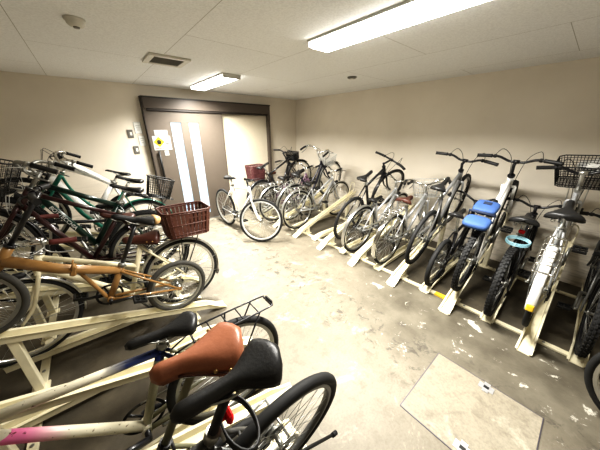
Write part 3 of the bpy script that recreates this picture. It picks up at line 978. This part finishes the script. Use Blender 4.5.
for (xx, zz, lb) in ((.555, 1.60, 'upper grey metal switch plate on the wall left of door'), (.585, 1.36, 'lower grey metal switch plate on the wall left of door')):
    o = root('switch_plate', lb, 'switch', (xx, yw, zz))
    MB().box((0, -.006, 0), (.075, .012, .12), None, .004).build('plate', M_('plate_grey'), o)
    MB().box((.006, -.014, .0), (.03, .008, .048), None, .003).build('rocker', M_('switch_white'), o)

# ------------------------------------------------------------------ ceiling fittings
def lamp_fixture(label, x, y0, y1, watts):
    o = root('fluorescent_light', label, 'ceiling light', (x, (y0 + y1) / 2, HC))
    L = y1 - y0
    MB().box((0, 0, -.008), (.245, L + .01, .016), None, .003).build('base_tray', M_('white_plastic'), o)
    c = MB()
    prof = [(-.115, -.014), (-.108, -.036), (-.085, -.048), (.085, -.048), (.108, -.036), (.115, -.014)]
    n = len(prof); vs = []; fs = []
    for yy in (-L / 2 + .012, L / 2 - .012):
        vs += [(a, yy, b) for a, b in prof]
    fs = [(i, (i + 1) % n, (i + 1) % n + n, i + n) for i in range(n)] + [tuple(range(n)), tuple(range(2 * n - 1, n - 1, -1))]
    c.add(vs, fs, False); c.build('diffuser', M_('light_cover'), o)
    for sd in (-1, 1):
        e = MB(); e.box((0, sd * (L / 2 - .004), -.026), (.235, .012, .046), None, .003); e.build('end_cap', M_('white_plastic'), o)
    ld = bpy.data.lights.new('tube_light', 'AREA'); ld.shape = 'RECTANGLE'; ld.size = .2; ld.size_y = L * .95
    ld.energy = watts; ld.color = (1.0, .975, .92); ld.spread = math.radians(150)
    lo = bpy.data.objects.new('tube_light', ld); COL.objects.link(lo); lo.location = (x, (y0 + y1) / 2, HC - .055)
lamp_fixture('long white fluorescent ceiling light nearest the viewer', 1.60, .42, 1.66, 54)
lamp_fixture('white fluorescent ceiling light in front of the sliding door', 1.56, 3.14, 4.34, 58)

o = root('ceiling_vent', 'square white framed exhaust vent with dark grille in the ceiling', 'vent', (.79, 2.96, HC), (0, 0, .0))
f = MB(); a = .155
for sd in (-1, 1):
    f.box((sd * a, 0, -.010), (.05, 2 * a + .05, .02), None, .004); f.box((0, sd * a, -.010), (2 * a - .05, .05, .02), None, .004)
f.build('vent_frame', M_('ceiling_plastic'), o)
MB().box((0, 0, -.003), (.27, .27, .006)).build('vent_back', M_('vent_dark'), o)
for i in range(7):
    MB().box((0, -.105 + i * .035, -.011), (.262, .004, .014), Matrix.Rotation(.5, 3, 'X')).build('slat', M_('plate_grey'), o)
o = root('smoke_detector', 'round off-white smoke detector on the ceiling, top left', 'smoke detector', (.125, 2.31, HC))
s = MB(); s.tube([(0, 0, 0), (0, 0, -.012), (0, 0, -.013), (0, 0, -.028), (0, 0, -.04), (0, 0, -.043)], [.055, .055, .047, .046, .036, .02], 24); s.build('housing', M_('ceiling_plastic'), o)
s = MB(); s.tube([(0, 0, -.042), (0, 0, -.05)], [.018, .015], 16); s.build('sensor_cap', M_('plate_grey'), o)
o = root('heat_sensor', 'small flat grey disc sensor on the ceiling near the right wall', 'sensor', (2.83, 2.30, HC))
s = MB(); s.tube([(0, 0, 0), (0, 0, -.008), (0, 0, -.018), (0, 0, -.02)], [.06, .06, .05, .03], 24); s.build('housing', M_('plate_grey'), o)
s = MB(); s.tube([(0, 0, -.019), (0, 0, -.024)], [.02, .016], 16); s.build('sensor_cap', M_('ceiling_plastic'), o)

# ------------------------------------------------------------------ floor hatch
HX0, HX1, HY0, HY1 = 1.142, 1.744, -.258, .35
o = root('floor_hatch', 'square concrete-filled floor access hatch with thin metal edge', 'hatch', ((HX0 + HX1) / 2, (HY0 + HY1) / 2, 0))
hw_ = (HX1 - HX0) / 2; hh_ = (HY1 - HY0) / 2
MB().box((0, 0, .002), (2 * hw_ - .006, 2 * hh_ - .006, .004)).build('hatch_cover', floor_material('hatch_concrete', True), o)
e = MB()
for sd in (-1, 1):
    e.box((sd * hw_, 0, .002), (.0045, 2 * hh_, .005)); e.box((0, sd * hh_, .002), (2 * hw_, .0045, .005))
e.build('hatch_frame', M_('hatch_line'), o)
for (hx, hy) in ((hw_ - .045, -.02), (-hw_ + .05, -.035)):
    k_ = MB(); k_.box((hx, hy, .005), (.05, .085, .004)); k_.box((hx, hy, .006), (.085, .035, .004)); ko = k_.build('lifting_plate', M_('steel_plate'), o)
    k2 = MB(); k2.box((hx, hy, .0085), (.022, .03, .002)); k2.build('keyhole', M_('sign_black'), ko)

# ------------------------------------------------------------------ bicycle racks
def rail(label, tipx, y, dirn, high, group):
    """a U-shaped wheel channel; local +X runs from the aisle tip up towards the wall"""
    o = root('rack_rail', label, 'bike rack rail', (tipx, y, 0), (0, 0, 0 if dirn > 0 else PI), group)
    mb = MB()
    Lh = 1.52 if high else 1.36
    sl = SLOPE if high else .025
    zb = .022
    path = [(0, .006), (.07, zb + .004), (.16, zb + .16 * sl * (.9 if high else 1)), (.5, zb + .5 * sl), (Lh, zb + Lh * sl)]
    prof_n = [(-.047, .048), (-.033, .042), (-.030, .0), (.030, .0), (.033, .042), (.047, .048), (.044, .040), (.038, .034), (.035, -.006), (-.035, -.006), (-.038, .034), (-.044, .040)]
    vs = []; n = len(prof_n)
    for i, (px, pz) in enumerate(path):
        k = (1.12, 1.08, 1.0, .95, .95)[i]; hz = (.25, .55, 1, 1, 1)[i]
        for (a, b) in prof_n:
            vs.append((px, a * k, pz + b * (hz if b > 0 else 1)))
    fs = []
    for i in range(len(path) - 1):
        for j in range(n):
            l = (j + 1) % n
            fs.append((i * n + j, i * n + l, (i + 1) * n + l, (i + 1) * n + j))
    fs.append(tuple(range(n))); fs.append(tuple((len(path) - 1) * n + j for j in range(n - 1, -1, -1)))
    mb.add(vs, fs, False)
    mb.build('channel', M_('rack_cream'), o)
    if high:
        for px in (.30, 1.32):
            z = zb + px * sl - .006
            lg = MB(); lg.box((px, 0, z / 2), (.045, .05, z), None, .003); lg.box((px, 0, .006), (.09, .09, .012)); lg.build('leg', M_('rack_cream'), o)
        # wheel stop hoop at the wall end
        hp = MB(); z0 = zb + 1.42 * sl
        hp.tube(smooth_path([(1.40, -.04, z0 + .03), (1.44, -.04, z0 + .2), (1.45, 0, z0 + .24), (1.44, .04, z0 + .2), (1.40, .04, z0 + .03)], 4), .006, 7); hp.build('wheel_hoop', M_('rack_cream'), o)
    return o

RH = [3.96, 3.40, 2.81, 2.24, 1.65, 1.08, .51, -.08, -.66]
RL = [4.27, 3.68, 3.10, 2.53, 1.95, 1.37, .78, .21, -.36]
names_h = ['raised cream rack rail under the black basket bike by the back wall', 'raised cream rack rail under the dark bike with pale front basket', 'empty raised cream rack rail beside the silver corner bike', 'raised cream rack rail under the black flat-bar bike',
           'empty raised cream rack rail between the two silver city bikes', 'raised cream rack rail under the grey flat-bar bike',
           'raised cream rack rail under the white-framed bike with blue cover', 'raised cream rack rail under the white-mudguard city bike',
           'raised cream rack rail last at the right edge of view']
names_l = ['low cream rack rail under the maroon bike by the back wall', 'low cream rack rail under the purple bike', 'low cream rack rail under the silver bike before the far corner', 'empty low cream rack rail beside the farthest raised rail',
           'low cream rack rail under the silver bike with black saddle', 'low cream rack rail under the brown-saddle city bike',
           'low cream rack rail under the small black bike', 'low cream rack rail under the black knobbly-tyred mountain bike',
           'low cream rack rail under the dark bike at the right edge']
for yy, nm in zip(RH, names_h):
    rail(nm, 2.255, yy, 1, True, 'right bike rack rails')
for yy, nm in zip(RL, names_l):
    rail(nm, 2.43, yy, 1, False, 'right bike rack rails')
LH = [4.05, 3.55, 2.95, 2.55, 1.99, 1.40, .87]
LL = [3.25, 2.28, 1.70, 1.06, .70, .58]
names_h = ['raised cream rack rail under the white fat-tubed bike, farthest left', 'raised cream rack rail under the green bike', 'raised cream rack rail under the dark green lettered bike', 'raised cream rack rail under the maroon bike with mesh basket',
           'raised cream rack rail under the tan folding bike', 'empty raised cream rack rail between the folding bike and the blue-white bike', 'empty raised cream rack rail nearest the viewer']
names_l = ['low cream rack rail under the mostly hidden black bike, left row', 'low cream rack rail under the cream bike with brown basket',
           'empty low cream rack rail just nearer than the tan folding bike', 'low cream rack rail under the white and navy bike', 'low cream rack rail under the brown-saddle small-wheel bike', 'low cream rack rail nearest the viewer under the disc-brake bike']
for yy, nm in zip(LH, names_h):
    rail(nm, .685, yy, -1, True, 'left bike rack rails')
for yy, nm in zip(LL, names_l):
    rail(nm, .54, yy, -1, False, 'left bike rack rails')
def base_bar(label, x, y0, y1, m='rack_cream'):
    o = root('rack_base_bar', label, 'rack bar', (x, (y0 + y1) / 2, 0))
    b = MB(); b.box((0, 0, .009), (.05, y1 - y0, .018), None, .003)
    b.build('bar', M_(m), o)
    nb = int((y1 - y0) / .58)
    for i in range(nb + 1):
        bo = MB(); bo.tube([(0, -(y1 - y0) / 2 + .15 + i * .58, .016), (0, -(y1 - y0) / 2 + .15 + i * .58, .024)], .010, 6)
        bo.build('bolt', M_('dull_steel'), o)
    return o
o = base_bar('long cream floor bar joining the front of the right rack', 2.50, -.9, 4.4)
MB().box((-.001, -1.75 + .62, .0105), (.053, .13, .02)).build('yellow_tape', M_('tape_yellow'), o)
base_bar('long cream floor bar joining the wall end of the right rack', 3.56, -.9, 4.4)
base_bar('long cream floor bar joining the aisle end of the left rack', .37, .25, 4.2)
base_bar('long cream floor bar joining the wall end of the left rack', -.63, .25, 4.2)

# ------------------------------------------------------------------ the bicycles
def RHigh(yy, xc=2.62):
    return dict(x=xc, y=yy, z=.026 + SLOPE * (xc - 2.255), dirn=1, pitch=PITCH)
def RLow(yy, xc=2.58):
    return dict(x=xc, y=yy, z=.03, dirn=1, pitch=.025)
def LHigh(yy, xc=.30):
    return dict(x=xc, y=yy, z=.026 + SLOPE * (.685 - xc), dirn=-1, pitch=PITCH)
def LLow(yy, xc=.36):
    return dict(x=xc, y=yy, z=.03, dirn=-1, pitch=.025)

# --- right row, far to near
bike('city_bicycle', 'silver city bike with thin wheels before the far right corner', **RLow(3.03, 2.52), lean=.03, ftype='mixte', paint='silver_paint', R=.34, tw=.017, wb=1.03, sh=.80, saddle='wide',
     bar='swept', bar_m='chrome', stem='silver', barw=.5, stem_up=.10, reach=.03, fend='silver', rack='silver', guard='silver', lamp=True)
bike('city_bicycle', 'dark city bike with upright chrome handlebar and pale front basket', **RHigh(3.24, 2.62), lean=.15, ftype='step', paint='navy_paint', R=.335, tw=.019, wb=1.0, sh=.84, saddle='wide',
     bar='swept', bar_m='chrome', stem='silver', barw=.54, stem_up=.17, reach=.03, fend='dull_steel', rack='silver', basket=('wire', .2, .32, .16, 'white_plastic', -.02, .003), guard='dull_steel')
bike('city_bicycle', 'purple city bike between the white bike and the far corner', **RLow(3.62, 2.44), ftype='step', paint='purple_paint', R=.335, wb=1.0, sh=.82, saddle='wide', saddle_m='black_leather',
     bar='swept', bar_m='chrome', stem='silver', barw=.52, stem_up=.1, reach=.02, fend='silver', rack='silver', guard='purple_paint')
bike('city_bicycle', 'black bike with black front basket beside the back wall', **RHigh(3.96, 2.50), ftype='diamond', paint='black_paint', R=.335, wb=1.0, sh=.92, saddle='sport', tube=.019,
     bar='riser', barw=.58, stem_up=.13, reach=.05, fend='black_paint', basket=('mesh', .18, .26, .13, 'black_plastic', .03, .004))
bike('city_bicycle', 'maroon city bike with a maroon woven rear basket by the back wall', **RLow(4.27, 2.56), ftype='step', paint='maroon_paint', R=.32, wb=.97, sh=.80, saddle='wide', saddle_m='dark_brown_leather', tube=.019,
     bar='swept', bar_m='dull_steel', stem='silver', barw=.5, stem_up=.12, reach=.02, fend='silver', rack='dull_steel', rbasket=('wicker', .34, .28, .27, 'wicker_maroon'))

bike('hybrid_bicycle', 'black flat-bar hybrid bike leaning on the farthest occupied raised rail', **RHigh(2.05, 2.70), lean=.20, paint='black_paint', R=.335, tw=.017, wb=.97, cs=.46, sta=77, sh=.90, bar='flat', barw=.54, stem_up=.06, reach=.14, steer=-.25, rim='black_paint', lamp=False, saddle='sport', tube=.018)
bike('city_bicycle', 'silver city bike with black saddle and bare thin wheels', **RLow(1.84, 2.62), lean=.09, ftype='mixte', paint='silver_paint', R=.34, tw=.018, wb=.98, sh=.76, saddle='sport', bar='swept', bar_m='chrome', stem='silver', barw=.5,
     stem_up=.09, reach=.03, fend='silver', rack=None, guard='silver', reflector=None)
bike('city_bicycle', 'silver city bike with brown saddle and silver wire front basket', **RLow(1.38, 2.64), lean=.05, ftype='mixte', paint='silver_paint', R=.335, tw=.018, wb=.98, sh=.85, saddle='wide', saddle_m='dark_brown_leather', bar='swept', bar_m='chrome', stem='silver', barw=.52,
     stem_up=.11, reach=.03, fend='chrome', fend_w=.056, steer=.45, basket=('wire', .24, .34, .22, 'white_plastic', .02, .0026), rack='silver', guard='silver')
bike('hybrid_bicycle', 'grey flat-bar hybrid bike with black saddle on a raised rail', **RHigh(1.04, 2.76), lean=.14, paint='grey_paint', R=.34, tw=.021, wb=.945, sh=.96, hl=.17, st=.5, bar='riser', barw=.6, stem_up=.10, reach=.08, tube=.019, lamp=False, fork='silver_paint', rim='black_paint')
bike('small_bicycle', 'small black bike with low saddle between two raised rails', **RLow(.77, 2.62), lean=.05, paint='black_paint', R=.28, tw=.024, wb=.92, cs=.38, bbh=.25, st=.36, hl=.10, sh=.84, bar='swept', bar_m='black_paint', barw=.5, stem_up=.16, reach=.04, ring_r=.07, saddle='sport', lamp=False, rim='black_paint', spoke='dull_steel')
bike('mountain_bicycle', 'white-framed flat-bar bike with a blue cover on its saddle', **RHigh(.51, 2.68), lean=.05, paint='white_paint', R=.335, tw=.026, wb=1.0, sh=.80, bar='riser', barw=.62, stem_up=.14, reach=.07, tube=.021, rim='black_paint', spoke='dull_steel', lamp=False, susp=True, fork='white_paint', knob=True)
bike('mountain_bicycle', 'black mountain bike with knobbly tyres and pale blue cable lock', **RLow(.215, 2.60), lean=-.01, paint='black_paint', R=.33, tw=.028, wb=.97, sh=.92, bar='riser', barw=.6, stem_up=.07, reach=.06, tube=.020, knob=True, rim='black_paint', spoke='dull_steel', reflector='red_plastic', lock='pale_blue', saddle='wide', lamp=False)
bike('city_bicycle', 'silver city bike with white mudguard, chrome rack and wide black saddle', **RHigh(-.035, 2.62), lean=-.045, ftype='mixte', paint='silver_paint', R=.335, tw=.021, wb=1.02, sh=.98, st=.52, saddle='wide', bar='riser', bar_m='black_paint', stem='silver', barw=.56, stem_up=.17, reach=.05,
     fend='white_plastic', fend_w=.06, fend_end=168, rack='chrome', reflector='yellow_reflector', basket=('mesh', .28, .38, .2, 'black_plastic', .08, .0024), guard='silver_paint')
bike('mountain_bicycle', 'dark bike with fat tyre cut by the right edge of view', **RLow(-.36, 2.62), lean=-.06, paint='gunmetal', R=.33, tw=.027, wb=.97, sh=.78, bar='riser', barw=.6, stem_up=.05, reach=.06, rim='black_paint', knob=True, lamp=False, spoke='dull_steel', saddle='wide')
bike('hybrid_bicycle', 'bike with grey rim seen only by one wheel low at the right edge', 1.97, -.665, 0.0, 1, 0.0, .0, -PI / 2 - .12, group=None, paint='black_paint', R=.335, tw=.02, wb=1.0, sh=.9, rim='silver', lamp=False, fend=None, stand='side')

# --- free-standing white bike before the door
bike('road_bicycle', 'white flat-bar road bike standing free in front of the sliding door', 1.685, 4.10, 0.0, 1, 0.0, .03, -PI / 2 + .09, group=None, paint='white_paint', R=.34, tw=.020, wb=1.05, cs=.48, sta=77, hl=.17, sh=.95, st=.54, saddle='sport', bar='flat', barw=.5, stem_up=.09, reach=.07,
     steer=.80, rim='white_plastic', lamp=False, post='white_paint', tube=.019, crank_m='dull_steel', fork='white_paint', stand='side')

# --- left row, far to near
bike('electric_bicycle', 'white fat-tubed bike with black saddle, farthest in the left row', **LHigh(4.05, .17), lean=-.03, ftype='big', paint='white_paint', R=.335, wb=1.04, hl=.26, st=.52, sh=.92, bar='flat', barw=.56, stem_up=.05, reach=.05, tube=.033, fend=None, saddle='road', lamp=False, rim='black_paint')
bike('city_bicycle', 'green bike with green rear mudguard and wire rear basket', **LHigh(3.55, .24), ftype='step', paint='teal_green', R=.335, wb=1.04, sh=.92, st=.5, hl=.18, bar='swept', bar_m='chrome', stem='silver', barw=.52, stem_up=.10, reach=.03, fend='teal_green', front_fend=False, rack='black_paint', rbasket=('wire', .28, .26, .24, 'black_plastic', .003), saddle='sport', steer=.2)
bike('city_bicycle', 'black bike mostly hidden just nearer than the green bike, left row', **LLow(3.25, .26), ftype='diamond', paint='black_paint', R=.335, wb=1.03, sh=.88, bar='riser', barw=.54, stem_up=.16, reach=.05, rack='black_paint', saddle='wide', fend='black_paint', tube=.019, basket=('mesh', .26, .36, .22, 'black_plastic', .08))
bike('mountain_bicycle', 'dark green bike with pale lettering on its down tube, left row', **LHigh(2.95, .16), ftype='diamond', paint='dark_green', R=.335, wb=1.03, sh=.90, hl=.16, bar='flat', barw=.58, stem_up=.06, reach=.06, tube=.024, decal='BOTTECCHIA', saddle='sport', saddle_m='black_leather', lamp=True, knob=True, tw=.024, cable_m='white_plastic')
bike('city_bicycle', 'dark maroon bike with a tall black mesh front basket', **LHigh(2.55, .13), ftype='diamond', paint='maroon_paint', R=.335, wb=1.04, sh=.71, hl=.16, bar='swept', bar_m='dull_steel', stem='dull_steel', barw=.54, stem_up=.12, reach=.03, basket=('mesh', .28, .36, .22, 'black_plastic', .06), fend='black_paint', saddle='wide', saddle_m='dark_brown_leather', cable_m='white_plastic', steer=-.15, tube=.018)
bike('city_bicycle', 'cream bike with a large brown wicker rear basket', **LLow(2.28, .42), ftype='mixte', paint='cream_paint', R=.335, tw=.018, wb=1.08, sh=.80, bar='swept', bar_m='chrome', stem='silver', barw=.56, stem_up=.10, reach=.03, grip='brown_grip', saddle='brooks', saddle_m='dark_brown_leather', tube=.02,
     fend='silver', rack='black_paint', rbasket=('wicker', .40, .30, .23, 'wicker_brown'), lamp=True, cable_m='white_plastic', reflector='black_plastic', steer=.2)

def tan_extra(rt, q):
    h = MB(); m = q['HB'].lerp(q['SC'], .56)
    h.tube([m + V((.012, .035, -.02)), m + V((.012, .045, .06))], .006, 6); h.build('hinge_lever', M_('tan_paint'), rt)
bike('folding_bicycle', 'tan folding bike with small wheels and tan-backed black saddle', **LHigh(2.01, .24), ftype='folder', paint='tan_paint', R=.235, tw=.02, wb=1.09, cs=.46, bbh=.19, st=.27, sta=81, hta=73, hl=.14, off=.03, clear=.24, tube=.0185, sh=.83, saddle='sport', tail='tan_leather', post='black_paint',
     bar='flat', barw=.5, stem_up=.34, reach=.02, tyre='rubber_grey', rim='dull_steel', fend=None, ring_r=.085, crank=-.25, lamp=True, crank_m='black_paint', reflector=None, extra=tan_extra)

fade_blue = fade_mat('white_to_navy_paint', .15, .85, [(0.0, (.02, .03, .10)), (.40, (.02, .035, .12)), (.52, (.66, .62, .5)), (1.0, (.70, .66, .53))],
                     low=[(0.0, (.21, .205, .135)), (.36, (.24, .23, .15)), (.42, (.68, .64, .5)), (.70, (.70, .66, .53)), (.84, (.75, .22, .40)), (1.0, (.72, .15, .35))], zcut=.655)
bike('road_bicycle', 'white, navy and pink bike with black saddle and black rear rack', **LLow(1.01, .32), paint=fade_blue, R=.335, tw=.021, wb=1.03, bbh=.305, cs=.43, st=.44, hl=.10, sh=.81, rack_dz=-.04, bar='flat', barw=.46, stem_up=.04, reach=.07, tube=.019, rack='black_paint', reflector='black_plastic', saddle='sport', lamp=False, crank=3.35, ring_r=.095, crank_m='black_paint', rim='dull_steel')
def near_extra(rt, q):
    k_ = MB(); A = q['A']; p = A + V((.03, .075, -.01))
    k_.tube([p, A + V((-.05, .085, .0)), A + V((-.25, .115, -.09))], [.009, .008, .007], 8)
    ko = k_.build('prop_stand', M_('black_plastic'), rt)
    t_ = MB(); t_.tube([A + V((-.245, .115, -.09)), A + V((-.272, .117, -.098))], .011, 10); t_.build('stand_foot', M_('rubber'), ko)
bike('small_wheel_bicycle', 'small-wheel bike with broad brown leather saddle and olive seat post', **LLow(.70, .15), lean=-.085, ftype='step', paint='olive_paint', R=.22, tw=.02, wb=1.0, cs=.38, bbh=.27, sta=66, st=.42, sh=1.01, hl=.16, stilt=.06, bar='flat', barw=.3, stem_up=.02, reach=.03, saddle='brooks', saddle_m='brown_leather', post='olive_paint', lamp=False, ring_r=.08, tube=.016, clamp_m='black_plastic')
bike('hybrid_bicycle', 'black-saddle hybrid bike nearest the viewer with disc brakes', **LLow(.59, .325), lean=-.15, paint='gunmetal', R=.355, tw=.025, wb=1.03, cs=.455, post='black_plastic', st=.58, sh=1.06, bbh=.29, hl=.16, bar='flat', barw=.5, stem_up=.04, reach=.07, tube=.017, disc=True, reflector='red_plastic', saddle='sport', lamp=False, rim='gunmetal', spoke='dull_steel', crank=.6, lock='black_plastic', extra=near_extra)

# ------------------------------------------------------------------ loose things on the bikes
# blue folded cover strapped over the saddle of the white-framed bike
o = root('saddle_cover', 'bright blue folded cover strapped over a saddle in the right row', 'cover', (2.47, .49, .90), (.05, -PITCH, 0))
def pillow(c, size, bev):
    class P_:
        def build(self, nm, m, par):
            ob = MB().box(c, [d * 1.06 for d in size], None, bev).build(nm, m, par)
            for p_ in ob.data.polygons:
                p_.use_smooth = True
            md = ob.modifiers.new('soft', 'SUBSURF'); md.levels = 2; md.render_levels = 2
            return ob
    return P_()
pillow((-.04, 0, .02), (.16, .19, .07), .025).build('folded_cloth', M_('blue_cloth'), o)
pillow((.16, 0, .06), (.18, .175, .06), .02).build('folded_cloth', M_('blue_cloth'), o)
s = MB(); s.tube([(.055, -.095, -.01), (.055, -.095, .065), (.055, .095, .065), (.055, .095, -.01)], .012, 6, closed=True); s.build('strap', M_('dark_cloth'), o)
s = MB(); s.box((.18, 0, .092), (.04, .06, .006)); s.build('patch', M_('dark_cloth'), o)
# crumpled white bag in the black basket
o = root('plastic_bag', 'crumpled white plastic bag in the black basket at right', 'bag', (3.52, -.07, 1.34))
b = MB(); vs = []; fs = []; n, m_ = 10, 14
rnd = random.Random(3)
for i in range(n + 1):
    t = i / n; rr_ = math.sin(PI * (.08 + .90 * t)) ** .7
    for j in range(m_):
        a = 2 * PI * j / m_; q = 1 + .18 * rnd.uniform(-1, 1)
        vs.append((.11 * rr_ * q * math.cos(a), .14 * rr_ * q * math.sin(a), -.05 + .12 * t + .01 * rnd.uniform(-1, 1)))
for i in range(n):
    for j in range(m_):
        l = (j + 1) % m_; fs.append((i * m_ + j, i * m_ + l, (i + 1) * m_ + l, (i + 1) * m_ + j))
fs.append(tuple(range(m_))); fs.append(tuple(n * m_ + j for j in range(m_)))
b.add(vs, fs, False); b.build('bag_body', M_('paper'), o)

# ------------------------------------------------------------------ world, camera, view
w = bpy.data.worlds.new('World'); scene.world = w; w.use_nodes = True
w.node_tree.nodes['Background'].inputs[0].default_value = (.9, .93, 1, 1); w.node_tree.nodes['Background'].inputs[1].default_value = .4
cd = bpy.data.cameras.new('Camera'); cd.sensor_width = 36; cd.lens = 239.06 / 600 * 36; cd.clip_start = .02
co = bpy.data.objects.new('Camera', cd); COL.objects.link(co)
co.location = (0, 0, 1.65); co.rotation_euler = (PI / 2 - .377, 0, -.7023)
scene.camera = co
scene.view_settings.view_transform = 'Standard'
try:
    scene.view_settings.look = 'High Contrast'
except Exception:
    pass
scene.view_settings.exposure = 0.98
scene.cycles.max_bounces = 8; scene.cycles.diffuse_bounces = 5
